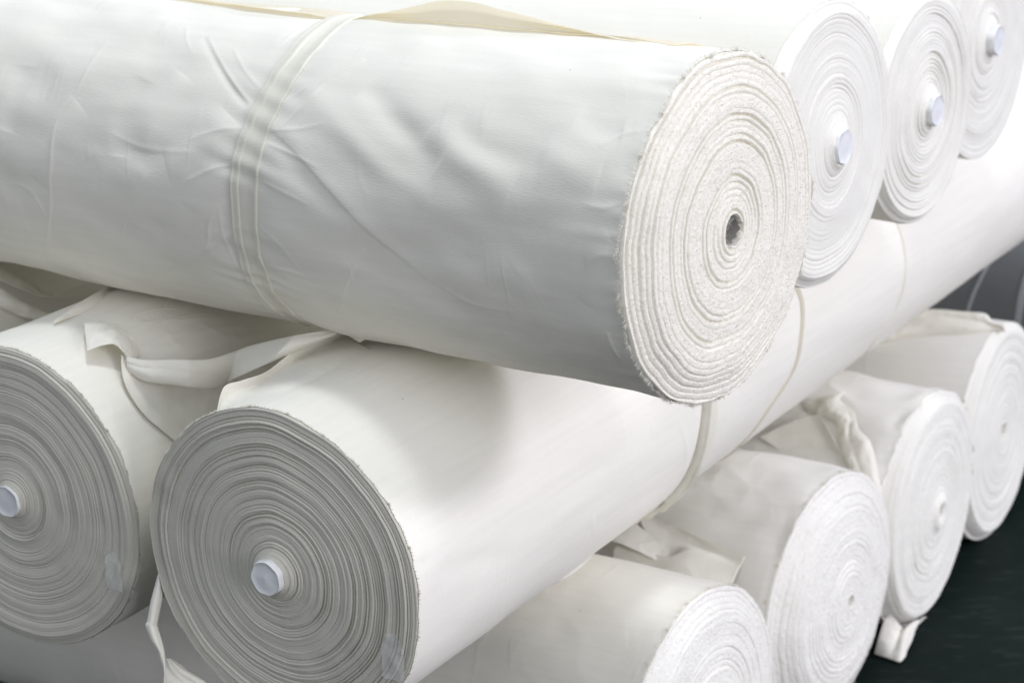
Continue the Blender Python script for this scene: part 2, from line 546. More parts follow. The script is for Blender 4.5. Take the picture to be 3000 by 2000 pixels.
# ---- end face relief
def face_fn(roll, pitch, seed, dome=0.01, step=0.0018, groove=0.004, core=0.0, core_h=0.0, hole=0.0, hole_d=0.05,
            pile=0.0, fine=0.0005, rim=0.0, rim_q=0.86, outer=0.0, base=0.03, deep=(), gwid=0.0011, dirn=1, extra=None, group=(3, 9), wobble=0.25):
    rg = np.random.default_rng(seed)
    nt = int(roll.r / pitch) + 12
    tab = rg.normal(size=nt * 3)
    gt = np.zeros(nt * 3); i = 0; val = 0
    while i < nt * 3:
        l = rg.integers(group[0] * 3, group[1] * 3)
        val = rg.normal() * 1.0
        gt[i:i + l] = val
        i += l
    gt = np.convolve(np.pad(gt, 2, mode='edge'), [0.1, 0.2, 0.4, 0.2, 0.1], 'valid')
    gd = rg.random(nt * 2) ** 6
    for fq in deep:
        i_ = int(fq * roll.r / pitch * 2)
        gd[i_ - 1:i_ + 3] = np.maximum(gd[i_ - 1:i_ + 3], [0.35, 0.9, 0.75, 0.3])
    gw = rg.random(nt * 2) ** 2 * 2.0
    sl = np.convolve(rg.normal(size=nt * 3 + 8), np.ones(9) / 9, 'valid') * 2.2
    xs3 = np.arange(nt * 3) / 3.0; xs2 = np.arange(nt * 2) / 2.0

    def f(q, th):
        rho = q * roll.r
        a = (th / (2 * np.pi)) % 1.0
        p2 = np.stack([np.cos(th) * rho * 14 + seed, np.sin(th) * rho * 14, np.full_like(rho, 0.5)], -1)
        warp = 1.6 * wobble * vnoise(p2) + 0.5 * wobble * vnoise(p2 * 3.1 + 5)
        e = 0.05 * np.cos(th - seed) * q * (1 - q) * roll.r / pitch
        u = rho / pitch - dirn * a + warp + e + 4
        k = np.floor(u); fr = u - k
        t = k + dirn * a
        h = np.interp(t, xs3, tab) * fine + (np.interp(t, xs3, gt) * 0.6 + np.interp(t, xs3, sl)) * step
        dd = np.where(fr < 0.5, np.interp(t, xs2, gd), np.interp(t + 1, xs2, gd))
        edge = np.minimum(fr, 1 - fr) * pitch
        amp = 0.45 + 0.55 * smooth(-0.4, 0.5, vnoise(p2 * 0.6 + 9))
        h = h * (0.55 + 0.45 * amp) - (base + dd + outer * smooth(0.80, 0.90, q) * (0.5 + 0.5 * np.sin(th))) * groove * amp * np.exp(-(edge / gwid) ** 2)
        h = h - fine * 0.5 * np.interp(t, xs2, gw) * (2 * fr - 1) ** 4
        h = h + dome * (1 - q ** 1.6) + 0.0011 * vnoise(p2 * 2.2 + 3.3) * smooth(0.1, 0.4, q)
        if core_h:
            h = h + core_h * np.exp(-np.maximum(rho - core, 0) / 0.012)
        if hole:
            hr = hole * (1 + 0.10 * np.cos(th - 0.6) + 0.16 * vnoise(np.stack([np.cos(th) * 1.6 + seed, np.sin(th) * 1.6, np.zeros_like(th)], -1)))
            h = h - hole_d * (1 - smooth(hr * 0.72, hr * 1.12, rho))
        if pile:
            p3 = np.stack([np.cos(th) * rho * 330, np.sin(th) * rho * 330, np.full_like(rho, 3.3)], -1)
            p4 = np.stack([np.cos(th) * rho * 130, np.sin(th) * rho * 130, np.full_like(rho, 8.3)], -1)
            h = h + pile * vnoise(p3) + pile * 0.7 * vnoise(p4)
        if rim:
            h = h - rim * smooth(rim_q, 1.0, q) * (0.55 + 0.45 * np.sin(th - 0.3))
        if extra: h = h + extra(q, th)
        return h, u - 4, t
    return f


def build_roll(key, name_label, group, face, ns=420, nth=300, core=None, cap_r=None, core_len=0.014, end_m=M_END_SMOOTH,
               body_m=M_CLOTH, rings=230, nang=460, fuzz=0, fuzz_len=0.004, fray=0, fray_len=0.006, dense=None, edge_in=0.0,
               edge_wave=0.002):
    R = rolls[key]
    base = R.pt(0.0, math.pi, R.r)
    root = bpy.data.objects.new('fabric_roll', None)
    root.empty_display_size = 0.1
    COL.objects.link(root); root.location = Vector(base)
    tag(root, name_label, 'fabric roll', group)
    R.root = root
    # --- wrapped body
    if dense:
        th = np.concatenate([np.linspace(math.radians(dense[0]), math.radians(dense[1]), dense[2], endpoint=False),
                             np.linspace(math.radians(dense[1]), math.radians(dense[0] + 360), dense[3], endpoint=False)])
        th = th - 2 * np.pi * (th > np.pi)
    else:
        th = np.linspace(-np.pi, np.pi, nth, endpoint=False)
    t = np.linspace(0, 1, ns)
    s = R.L * (0.82 * t + 0.18 * t ** 2.2) if not dense else R.L * np.where(t < 0.86, t / 0.86 * 0.76, 0.76 + (t - 0.86) / 0.14 * 0.24)
    S, T = np.meshgrid(s, th, indexing='ij')
    wave = edge_wave * (vnoise(np.stack([np.cos(T) * 9, np.sin(T) * 9, S * 0 + R.seed], -1)) + 0.5 * vnoise(np.stack([np.cos(T) * 30, np.sin(T) * 30, S * 0 + R.seed], -1)))
    hr = face(np.full(th.shape, 0.985), th)[0]      # the wrap ends where the wound layers end
    SS = S + (wave + 0.003 - np.broadcast_to(np.convolve(np.r_[hr[-6:], hr, hr[:6]], np.ones(13) / 13, 'valid'), S.shape)) * np.exp(-S / 0.05)
    rad = R.rad(S, T) - edge_in * np.exp(-S / 0.006)
    V = R.pt(SS, T, rad)
    flip = np.dot(np.cross(R.w, R.n), R.u) > 0
    Q = grid_faces(len(s), len(th), True)
    if flip: Q = Q[:, ::-1]
    thw = np.r_[th, th[0] + 0.0]
    # uv per loop so that the seam stays clean
    i, j = np.divmod(np.arange(len(s) * len(th)), len(th))
    uvv = np.stack([s[i], (th[j]) * R.r], -1)
    luv = uvv[Q.ravel()].reshape(-1, 4, 2)
    span = luv[..., 1].max(1) - luv[..., 1].min(1)
    bad = span > R.r * np.pi
    lb = luv[bad]; lb[..., 1] = np.where(lb[..., 1] < 0, lb[..., 1] + 2 * np.pi * R.r, lb[..., 1]); luv[bad] = lb
    raw_mesh('cloth_wrap', V, Q, body_m, root, luv.reshape(-1, 2))
    # --- wound end
    q0 = (core * 0.95 / R.r) if core else 0.004
    qq = q0 + (1 - q0) * np.linspace(0, 1, rings)
    tha = np.linspace(-np.pi, np.pi, nang, endpoint=False)
    QQ, TT = np.meshgrid(qq, tha, indexing='ij')
    h, uu, tt = face(QQ, TT)
    Rend = R.rad(np.zeros_like(tha), tha) - 0.0007 - edge_in
    rho = QQ * Rend[None, :]
    V = R.pt(-h, TT, rho)
    # turn the last layer back into the roll
    skirt = R.pt((-h[-1] + 0.008)[None, :], TT[-1:], rho[-1:] - 0.0003)
    skirt2 = R.pt((-h[-1] + 0.035)[None, :], TT[-1:], rho[-1:] - 0.0075)
    V = np.concatenate([V, skirt, skirt2], 0)
    uvf = np.stack([np.r_[uu, uu[-1:] + 1, uu[-1:] + 2], np.r_[TT, TT[-1:], TT[-1:]]], -1)
    n, m = V.shape[:2]
    Q = grid_faces(n, m, True)
    if not flip: Q = Q[:, ::-1]
    if np.dot(np.cross(R.u, R.w), R.n) * (-1 if not flip else 1) > 0: pass
    face_o = raw_mesh('wound_end', V, Q, end_m, root, uvf.reshape(-1, 2))
    rg = np.random.default_rng(R.seed + 50)
    # --- pile of short fibres standing on the cut end
    if fuzz:
        q = np.sqrt(rg.random(fuzz)) * 0.995; q = np.clip(q, q0 * 1.5, 1); a = rg.random(fuzz) * 2 * np.pi - np.pi
        hh = face(q, a)[0]
        P = R.pt(-hh + 0.0006, a, q * (np.interp(a, tha, Rend)))
        Dn = R.n[None] * (0.5 + 0.5 * rg.random((fuzz, 1))) + rg.normal(size=(fuzz, 3)) * 0.75
        fibres('fibre_pile', P, Dn, fuzz_len * (0.5 + rg.random(fuzz)), 0.00032 + 0.0003 * rg.random(fuzz), M_FIBRE, root, 0.8, rg)['kind'] = 'stuff'
    # --- frayed selvedge round the rim
    if fray:
        a = rg.random(fray) * 2 * np.pi - np.pi
        a = a + 0.05 * np.sin(a * 23)
        i0 = np.argmin(np.abs(((a[:, None] - th[None, :] + np.pi) % (2 * np.pi)) - np.pi), axis=1)
        P = V0 = R.pt(SS[0, i0], a, rad[0, i0] + 0.0004)
        radial = np.cos(a)[:, None] * R.u + np.sin(a)[:, None] * R.w
        Dn = R.n[None] * (rg.random((fray, 1)) * 0.8 - 0.75) + radial * (0.2 + 0.5 * rg.random((fray, 1))) + rg.normal(size=(fray, 3)) * 0.3
        fibres('frayed_edge', P, Dn, fray_len * (0.35 + 0.9 * rg.random(fray)), 0.0004 + 0.0003 * rg.random(fray), M_FIBRE, root, 0.5, rg)['kind'] = 'stuff'
    # --- core tube with a pressed-in cap
    if core:
        hc = float(face(np.array([core / R.r * 1.1]), np.array([0.0]))[0][0])
        z1 = hc + core_len
        cr = cap_r or core
        prof = [(-0.05, cr), (z1 - 0.004, cr), (z1 - 0.0015, cr * 0.985), (z1 - 0.0003, cr * 0.94)]
        a = np.linspace(-np.pi, np.pi, 64, endpoint=False)
        poly = 1 + 0.022 * np.cos(7 * a + R.seed) + 0.012 * np.cos(3 * a + 1)
        Vt = []
        for z, rr in prof:
            lump = 1 + 0.02 * vnoise(np.stack([np.cos(a) * 3, np.sin(a) * 3, a * 0 + z * 120], -1))
            Vt.append(R.pt(np.full(a.shape, -z), a, rr * poly * lump))
        Vt = np.array(Vt)
        tube = raw_mesh('core_tube', Vt, grid_faces(len(prof), 64, True)[:, ::(-1 if flip else 1)], M_CORE, root)
        Vc = []
        for rr, z in [(0.94, z1 - 0.0003), (0.90, z1 - 0.0008), (0.6, z1 - 0.0012), (0.25, z1 - 0.0006), (0.01, z1 - 0.0004)]:
            Vc.append(R.pt(-(z + 0.0006 * vnoise(np.stack([np.cos(a) * 2 * rr, np.sin(a) * 2 * rr, a * 0 + R.seed], -1))), a, cr * rr * poly))
        raw_mesh('end_cap', np.array(Vc), grid_faces(5, 64, True), M_CAP, tube)
    # back of the roll, never seen from the front
    a = np.linspace(-np.pi, np.pi, 96, endpoint=False)
    Vb = np.array([R.pt(np.full(a.shape, R.L), a, R.rad(np.full(a.shape, R.L), a) * k) for k in (1.0, 0.01)])
    raw_mesh('back_end', Vb, grid_faces(2, 96, True), end_m, root)
    return root


def tie_band(roll, path, width, parent, mat=M_BAND, lift=0.0025, nth=420, thr=None, seed=0, folds=3, fold_h=0.0012, name='tie_band', wvar=0.25, edge=None):
    a0, a1 = thr if thr else (-np.pi, np.pi)
    th = np.linspace(a0, a1, nth)
    v = np.linspace(-1, 1, 41)
    TH, VV = np.meshgrid(th, v, indexing='ij')
    wd = width * (1 + wvar * n1(TH * 2.2, seed + 1) + 0.08 * n1(TH * 9, seed + 2))
    s = path(TH) + VV * wd / 2 + 0.0015 * n1(TH * 3, seed + 5)
    ed = 1 - np.abs(VV) ** 6
    prof = lift * ed + fold_h * ed * (0.5 + 0.5 * np.sin(VV * folds * np.pi / 2 * (1 + 0.25 * n1(TH * 1.7, seed)) + 2.2 * n1(TH * 1.2, seed + 3)))
    prof = prof + fold_h * 0.6 * np.exp(-((np.abs(VV) - 0.88) / 0.07) ** 2)
    if edge is not None: prof = prof + edge(TH, VV)
    R = roll.rad(s, ((TH + np.pi) % (2 * np.pi)) - np.pi) + prof - 0.0004
    V = roll.pt(s, TH, R)
    uv = np.stack([VV * width / 2, TH * roll.r], -1)
    return grid_obj(name, V, mat, parent, uv, thick=0.0006)


def near_hit(px, py, keys):
    best = None
    d = ray(px, py)
    for k in keys:
        R = rolls[k]
        s, th, t = R.hit(px, py)
        if s < -0.02: continue
        if best is None or t < best[0]:
            nrm = math.cos(th) * R.u + math.sin(th) * R.w
            best = (t, nrm)
    return best


def on(x, y, off, keys):
    """point on (or off the) surface of the nearest roll under a view direction"""
    px, py = D(x, y)
    t, nrm = near_hit(px, py, keys)
    P = CAM + ray(px, py) * t
    return P + nrm * off


def at(x, y, t):
    px, py = D(x, y)
    return CAM + ray(px, py) * t


def sheet(name, rows, mat, parent, nu=70, nv=50, crumple=0.0, cs=25, thick=0.0008, seed=0, cat=None):
    G = np.array(rows)
    G = catmull(G, nu, 0); G = catmull(G, nv, 1)
    if crumple:
        du = np.gradient(G, axis=0); dv = np.gradient(G, axis=1)
        nn = np.cross(du, dv); nn /= np.linalg.norm(nn, axis=-1, keepdims=True) + 1e-9
        h = vnoise(G * cs + seed * 3.7) + 0.5 * (1 - 2 * np.abs(vnoise(G * cs * 1.8 + seed * 5.1)))
        G = G + nn * (crumple * h)[..., None]
    return grid_obj(name, G, mat, parent, arc_uv(G), thick=thick)


# =================================================================== build
G_T = 'white fabric rolls of the top layer'
G_M = 'white fabric rolls of the middle layer'
G_B = 'white fabric rolls of the bottom layer'

# ---- floor and back wall
def plane(name, pts, mat, n=1):
    o = raw_mesh(name, np.array(pts, float), [[0, 1, 2, 3]], mat, None, None, shade=False)
    o['kind'] = 'structure'
    return o
plane('floor', [(-14, -6, 0), (14, -6, 0), (14, 18, 0), (-14, 18, 0)], M_FLOOR)

# ---- top front roll
T1 = rolls['T1']
T1path = band_path(T1, [(768, 50), (692, 120), (640, 190), (592, 270), (560, 390), (556, 500), (572, 600), (612, 680), (682, 737)])
squeeze(T1, T1path, 0.0055, 0.036)
for pts, a, w in [
    ([(250, 90), (185, 195), (130, 280), (116, 400), (113, 520), (120, 640)], 0.0016, 0.0028),
    ([(215, 110), (150, 160), (105, 230)], 0.0010, 0.0025),
    ([(345, 395), (318, 440), (290, 500), (275, 560)], 0.0010, 0.0022),
    ([(510, 460), (480, 510), (475, 560), (440, 610)], 0.0014, 0.0026),
    ([(395, 600), (372, 640), (366, 665)], 0.0012, 0.0022),
    ([(840, 140), (760, 180), (700, 240), (640, 295)], 0.0020, 0.0032),
    ([(800, 165), (740, 210), (680, 270), (625, 350)], 0.0014, 0.0026),
    ([(476, 85), (516, 160), (546, 205), (572, 236)], 0.0016, 0.0026),
    ([(430, 60), (428, 90), (445, 130)], 0.0005, 0.0022),
    ([(836, 575), (812, 610), (785, 690), (774, 735)], 0.0014, 0.0024),
    ([(1412, 765), (1425, 800), (1445, 835)], 0.0014, 0.0028),
    ([(500, 470), (515, 560), (560, 640)], 0.0010, 0.0024),
]:
    crease(T1, pts, a, w)
# the long diagonal fold edge right of the band
crease(T1, [(610, 285), (680, 350), (760, 440), (860, 545), (1000, 660)], 0.0013, 0.0026, one_sided=1.0)
crease(T1, [(468, 85), (505, 160), (535, 208), (562, 242)], -0.0026, 0.0045)


for pts, a, w in [
    ([(606, 296), (665, 298), (750, 285)], 0.0013, 0.0022), ([(600, 325), (655, 348), (730, 385)], 0.0014, 0.0024),
    ([(592, 415), (640, 437), (710, 472)], 0.0012, 0.0024), ([(565, 290), (505, 298), (430, 322)], 0.0013, 0.0024),
    ([(545, 375), (488, 388), (415, 425)], 0.0013, 0.0024), ([(550, 515), (505, 555), (440, 590)], 0.0012, 0.0024),
    ([(603, 615), (660, 622), (730, 645)], 0.0012, 0.0022), ([(585, 520), (640, 560), (690, 620)], 0.0010, 0.0024),
    ([(640, 235), (705, 200), (775, 150)], 0.0012, 0.0024), ([(600, 205), (560, 160), (535, 110)], 0.0012, 0.0024),
    ([(1445, 470), (1400, 480), (1345, 470)], 0.0012, 0.003), ([(1440, 600), (1400, 590), (1350, 610)], 0.0010, 0.003),
    ([(1500, 300), (1440, 310), (1380, 340)], 0.0014, 0.003), ([(1010, 660), (1080, 700), (1180, 720)], 0.0008, 0.003),
    ([(240, 300), (330, 340), (450, 350)], 0.0009, 0.003), ([(20, 420), (70, 440), (110, 500)], 0.0009, 0.0026)]:
    crease(T1, pts, a * 0.7, w)
for pts, a, w in [
    ([(835, 200), (900, 270), (960, 335), (1005, 385)], -0.0050, 0.017),
    ([(690, 215), (790, 300), (880, 390), (990, 455)], 0.0034, 0.016),
    ([(1000, 285), (1070, 370), (1180, 430)], 0.0048, 0.020),
    ([(1045, 300), (1130, 350), (1250, 385)], -0.0030, 0.016),
    ([(1250, 330), (1310, 380), (1390, 400)], 0.0030, 0.018),
    ([(1330, 270), (1390, 300), (1440, 300)], -0.0026, 0.014),
    ([(420, 170), (350, 260), (330, 350)], 0.0030, 0.020),
    ([(330, 180), (280, 280), (270, 360)], -0.0028, 0.018),
    ([(520, 260), (470, 330), (380, 380)], 0.0030, 0.020),
    ([(180, 240), (120, 330), (90, 420)], 0.0024, 0.020),
    ([(60, 150), (30, 230), (10, 300)], -0.0024, 0.020),
    ([(630, 320), (700, 420), (820, 520)], -0.0018, 0.014),
    ([(420, 470), (390, 560), (330, 620)], 0.0016, 0.016),
    ([(1430, 560), (1380, 610), (1350, 700)], 0.0016, 0.014),
]:
    crease(T1, pts, a, w)


def t1_soft(s, th):
    # soft sagging hollows and bulges of the slack outer turn
    q = np.stack([s * 8.0 + th * 1.2, th * 3.0 - 4.0 * s, s * 0 + 2.2], -1)
    q2 = np.stack([s * 15.0 + 3 - th * 2.0, th * 5.0 + 9 * s, s * 0 + 7.7], -1)
    pk = np.exp(-s / 0.035)
    puck = 0.0011 * np.sin(th * 46 + 3 * n1(th * 6, 3)) * smooth(-0.2, 0.5, n1(th * 2.5, 8)) * pk * smooth(0.0, 0.012, s)
    dbd = s - T1path(th)
    rip = 0.0009 * np.sin(th * 38 + 5 * n1(th * 5, 31) + dbd * 60) * smooth(-0.3, 0.6, n1(th * 3.1, 17)) * np.exp(-(dbd / 0.055) ** 2)
    return 0.0022 * vnoise(q) + 0.0016 * vnoise(q2) + puck + rip
T1.extra.append(t1_soft)

f_t1 = face_fn(T1, 0.0075, 11, dome=0.008, step=0.0009, groove=0.009, hole=0.0165, hole_d=0.16, pile=0.00022, fine=0.00022, outer=0.28, base=0.0, deep=(.27, .46, .66, .80), gwid=0.0013,
               rim=0.012, rim_q=0.80, group=(3, 7), wobble=0.35)
build_roll('T1', 'large front fabric roll on top, with a fluffy hollow end and a tied band', G_T, f_t1, ns=900, dense=(-35, 175, 430, 90),
           end_m=M_END_FLUFF, rings=330, nang=760, fuzz=26000, fuzz_len=0.0032, fray=4200, fray_len=0.0052, edge_wave=0.003)
tie_band(T1, T1path, 0.042, T1.root, seed=4, lift=0.0017, fold_h=0.0012, edge=lambda T, V: 0.0016 * smooth(0.30, 0.36, V + 0.10 * n1(T * 2.3, 91)) + 0.0005 * np.exp(-((V + 0.9) / 0.09) ** 2) + 0.0004 * np.exp(-((V - 0.9) / 0.07) ** 2))

# grey tube added inside its hollow core to darken it
_a = np.linspace(-np.pi, np.pi, 48, endpoint=False)
_V = []
for _z, _k in [(0.004, 1.0), (-0.06, 1.0), (-0.11, 0.98), (-0.112, 0.02)]:
    _z2 = _z + 0.004 * vnoise(np.stack([np.cos(_a) * 2.3, np.sin(_a) * 2.3, _a * 0 + 4], -1)) * (_z > 0)
    _V.append(T1.pt(-_z2, _a, 0.0135 * _k * (1 + 0.06 * np.cos(2 * _a + 1))))
raw_mesh('core_tube', np.array(_V), grid_faces(4, 48, True), M_HOLLOW_SHADE, T1.root)
_rg = np.random.default_rng(77); _n = 260
_t = _rg.random(_n) * 2 * np.pi; _p = T1.pt(0.004 + 0.02 * _rg.random(_n), _t, 0.0130 + 0 * _t)
_d = -(np.cos(_t)[:, None] * T1.u + np.sin(_t)[:, None] * T1.w) + _rg.normal(size=(_n, 3)) * 0.8
fibres('core_lint', _p, _d, 0.003 + 0.006 * _rg.random(_n), 0.0005, M_FIBRE, T1.root, 0.9, _rg)['kind'] = 'stuff'

# lifted free edge of its outer turn
ctrl = [  # x, edge y, contact y, forward lean
    (230, -18, -14, .0), (400, 5, 1, .0), (560, 26, 20, .0), (700, 44, 38, .0), (768, 50, 49, .0), (851, 34, 57, .012), (940, 17, 61, .016),
    (1009, 3, 64, .018), (1084, 5, 70, .018), (1159, 25, 77, .014), (1249, 47, 84, .010), (1350, 76, 92, .006), (1459, 102, 103, .0), (1540, 113, 113, 0)]
rows = []
for x, ye, yc, lean in ctrl:
    s, th, t = T1.hit(*D(x, yc))
    th = min(th, 0.0) - 0.05 if x > 765 else min(th, 0.0) + 0.02
    P = T1.pt(s, th, float(T1.rad(s, th)) + 0.0015)
    tc = np.linalg.norm(P - CAM)
    if x <= 768 or x >= 1459:
        E_ = T1.pt(s, th + 0.07, float(T1.rad(s, th + 0.07)) + 0.006 * (x < 760))
        M_ = T1.pt(s, th + 0.035, float(T1.rad(s, th + 0.035)) + 0.0045 * (x < 760))
    else:
        E_ = at(x, ye, tc - lean)
        M_ = 0.5 * (E_ + P) - C_FW * 0.002 + np.array([0, 0.012, 0.0]) * (P[2] < E_[2])
    q = [E_, M_, P]
    for dth in (0.25, 0.6, 1.1):
        q.append(T1.pt(s, th - dth, float(T1.rad(s, th - dth)) + 0.0022))
    rows.append(q)
sheet('loose_edge', rows, M_THIN, T1.root, nu=160, nv=50, crumple=0.0007, cs=22, thick=0.0)

# ---- the other top rolls
T2 = rolls['T2']
f_t2 = face_fn(T2, 0.0065, 22, dome=0.004, step=0.0014, groove=0.004, core=0.026, core_h=0.012, fine=0.0002, base=0.01, rim=0.014, rim_q=0.9, group=(4, 10))
build_roll('T2', 'white top roll with smooth rings and capped core, right behind the fluffy front one', G_T, f_t2, core=0.0235, core_len=0.005,
           end_m=M_END_WHITE)
T3 = rolls['T3']
f_t3 = face_fn(T3, 0.0055, 33, dome=0.003, step=0.0015, groove=0.007, core=0.026, core_h=0.007, fine=0.0006, rim=0.012, rim_q=0.93, group=(3, 7))
build_roll('T3', 'smaller top roll with many ridged rings and a bluish core cap', G_T, f_t3, core=0.0235, core_len=0.008, end_m=M_END_WHITE)
T4 = rolls['T4']
f_t4 = face_fn(T4, 0.0055, 44, dome=0.004, step=0.0014, groove=0.004, core=0.03, core_h=0.006, fine=0.0005, group=(4, 9))
build_roll('T4', 'farthest top roll, pale flat end with a long protruding capped core', G_T, f_t4, core=0.025, core_len=0.014, end_m=M_END_WHITE)

# ---- middle rolls
M1 = rolls['M1']
M1path = band_path(M1, [(1636, 920), (1632, 960), (1618, 1030), (1590, 1090), (1545, 1145)])
squeeze(M1, M1path, 0.005, 0.03)
M1p2 = band_path(M1, [(1843, 690), (1838, 770), (1825, 850), (1770, 930), (1700, 1020)])
M1p3 = band_path(M1, [(2066, 525), (2080, 600), (2062, 700), (2008, 785)])
for pts, a, w in [([(1005, 1100), (1020, 1200), (1030, 1290)], 0.0004, 0.003), ([(940, 1165), (962, 1230), (966, 1290)], 0.0012, 0.004)]:
    crease(M1, pts, a, w)


for pts, a, w in [([(1285, 1352), (1335, 1322), (1378, 1296)], 0.005, 0.004), ([(1240, 930), (1265, 1040), (1250, 1130)], 0.0009, 0.004),
                  ([(1420, 930), (1440, 1020), (1415, 1110)], 0.0008, 0.004), ([(1120, 1080), (1150, 1200), (1140, 1300)], 0.0008, 0.006),
                  ([(1000, 1330), (1080, 1290), (1180, 1270)], -0.0016, 0.014), ([(1270, 1190), (1340, 1150), (1420, 1080)], 0.0014, 0.014),
                  ([(1180, 1010), (1260, 985), (1370, 980)], 0.0012, 0.012), ([(1700, 800), (1760, 740), (1800, 700)], 0.0012, 0.01),
                  ([(1560, 960), (1580, 1040), (1560, 1110)], 0.0014, 0.004), ([(1690, 900), (1680, 960), (1650, 1030)], 0.0016, 0.004)]:
    crease(M1, pts, a, w)


def m1_soft(s, th):
    pk = np.exp(-s / 0.03)
    dbd = s - M1path(th)
    rip = 0.0016 * np.sin(th * 34 + 5 * n1(th * 5, 41) + dbd * 50) * smooth(-0.3, 0.6, n1(th * 3.1, 27)) * np.exp(-(dbd / 0.06) ** 2)
    q = np.stack([s * 9.0 + th, th * 3.0 - 4 * s, s * 0 + 5.2], -1)
    return rip + 0.0013 * vnoise(q) + 0.0009 * np.sin(th * 40 + 4 * n1(th * 5, 9)) * smooth(-0.1, 0.6, n1(th * 2.5, 5)) * pk * smooth(0, 0.012, s)
M1.extra.append(m1_soft)
f_m1 = face_fn(M1, 0.0036, 55, dome=0.005, step=0.0013, groove=0.0048, core=0.022, core_h=0.012, fine=0.00025, base=0.008, deep=(.16, .24, .43, .63, .73, .84, .95), rim=0.004, rim_q=0.93, group=(5, 12), wobble=0.3)
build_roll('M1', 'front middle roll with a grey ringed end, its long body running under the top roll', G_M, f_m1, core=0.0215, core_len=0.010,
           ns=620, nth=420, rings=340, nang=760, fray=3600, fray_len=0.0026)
tie_band(M1, M1path, 0.042, M1.root, seed=9, lift=0.005, fold_h=0.003, edge=lambda T, V: 0.009 * np.exp(-((np.abs(V + 0.8)) / 0.22) ** 2) * smooth(0.5, 1.6, T))
tie_band(M1, lambda t: M1path(t) - 0.006 - 0.012 * smooth(0.8, 1.8, t), 0.016, M1.root, mat=M_LOOSE, seed=19, lift=0.0085, fold_h=0.002, thr=(0.2, 2.4), wvar=0.6)
tie_band(M1, M1p2, 0.013, M1.root, mat=M_FOLD_SHADE, seed=12, lift=0.0015, fold_h=0.0006, wvar=0.5, thr=(0.05, 2.6), name='crease_strip')  # tan strip paints the shadow along a lifted fold edge
tie_band(M1, M1p3, 0.006, M1.root, seed=15, lift=0.0018, fold_h=0.0006, name='crease_strip')  # thin raised strip modelled for a crease

M0 = rolls['M0']
for pts, a, w in [([(330, 805), (420, 792), (520, 772)], 0.0022, 0.004), ([(350, 775), (450, 762), (570, 745)], 0.0020, 0.0035),
                  ([(300, 742), (400, 735), (520, 725)], 0.0016, 0.004), ([(420, 812), (500, 795), (600, 762)], 0.0024, 0.004),
                  ([(380, 755), (400, 785), (430, 810)], 0.0016, 0.004), ([(460, 740), (500, 765), (560, 775)], 0.0018, 0.004),
                  ([(250, 905), (262, 990), (300, 1080)], 0.0010, 0.004)]:
    crease(M0, pts, a, w)
M0.extra.append(lambda s, th: 0.0014 * vnoise(np.stack([s * 11 + th, th * 3.4 - 5 * s, s * 0 + 8.8], -1)) * smooth(0, 0.04, s))
f_m0 = face_fn(M0, 0.0036, 66, dome=0.003, step=0.0011, groove=0.0042, core=0.022, core_h=0.010, fine=0.00025, base=0.008, deep=(.2, .33, .55, .78, .93), rim=0.004, rim_q=0.93, group=(4, 10))
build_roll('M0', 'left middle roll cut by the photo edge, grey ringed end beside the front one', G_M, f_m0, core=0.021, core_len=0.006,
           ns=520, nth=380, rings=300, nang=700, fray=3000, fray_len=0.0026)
N_ = rolls['N']
f_n = face_fn(N_, 0.005, 77, dome=0.01)
build_roll('N', 'half hidden roll at the far left with folded cloth in the dark gap', G_M, f_n, ns=200, nth=200, rings=80, nang=200)

# ---- bottom rolls
B1 = rolls['B1']
def slack(R, amp, seed):
    def f(s, th):
        q = np.stack([s * 8.0 + seed, th * 3.0 + 0.9 * s, s * 0 + 2.2 + seed], -1)
        q2 = np.stack([s * 17.0 + 3, th * 5.0 - 6 * s, s * 0 + seed], -1)
        rg_ = 1 - 2 * np.abs(vnoise(np.stack([s * 13.0, th * 4.0 + 10 * s, s * 0 + seed + 4], -1)))
        return amp * (vnoise(q) + 0.6 * vnoise(q2) + 0.30 * rg_ * smooth(0.03, 0.15, s) * smooth(0.45, 0.2, s)) * smooth(0.0, 0.03, s)
    R.extra.append(f)
slack(B1, 0.0013, 3.0); slack(rolls['B2'], 0.0034, 5.0)
f_b1 = face_fn(B1, 0.0085, 88, dome=0.014, step=0.0016, groove=0.004, hole=0.012, pile=0.0004, fine=0.0003, outer=0.25, base=0.005, deep=(.42, .66), gwid=0.0012, rim=0.018, rim_q=0.84, group=(3, 6))
build_roll('B1', 'front bottom roll with a fluffy woolly end at the lower edge of the photo', G_B, f_b1, ns=420, nth=360, end_m=M_END_WOOL,
           rings=260, nang=600, fuzz=16000, fuzz_len=0.0032, fray=2500, fray_len=0.0045)
B2 = rolls['B2']
f_b2 = face_fn(B2, 0.0085, 99, dome=0.020, step=0.0010, groove=0.0032, hole=0.010, hole_d=0.03, pile=0.0004, fine=0.0003, outer=0.25, base=0.005, deep=(.42, .66), gwid=0.0012, rim=0.028, rim_q=0.70, group=(3, 7))
build_roll('B2', 'bottom roll with a bulging fluffy end, second from the front on the floor', G_B, f_b2, ns=360, nth=320, end_m=M_END_WOOL,
           rings=260, nang=600, fuzz=16000, fuzz_len=0.0032, fray=2500, fray_len=0.005, body_m=M_CLOTH_FAR)
B3 = rolls['B3']
slack(rolls['B3'], 0.0042, 8.0)
f_b3 = face_fn(B3, 0.0055, 111, dome=0.010, step=0.0008, groove=0.003, hole=0.012, hole_d=0.02, pile=0.0004, fine=0.0004, rim=0.03, rim_q=0.86, group=(4, 9),
               extra=lambda q, th: 0.008 * np.exp(-((q - 0.1) / 0.06) ** 2))
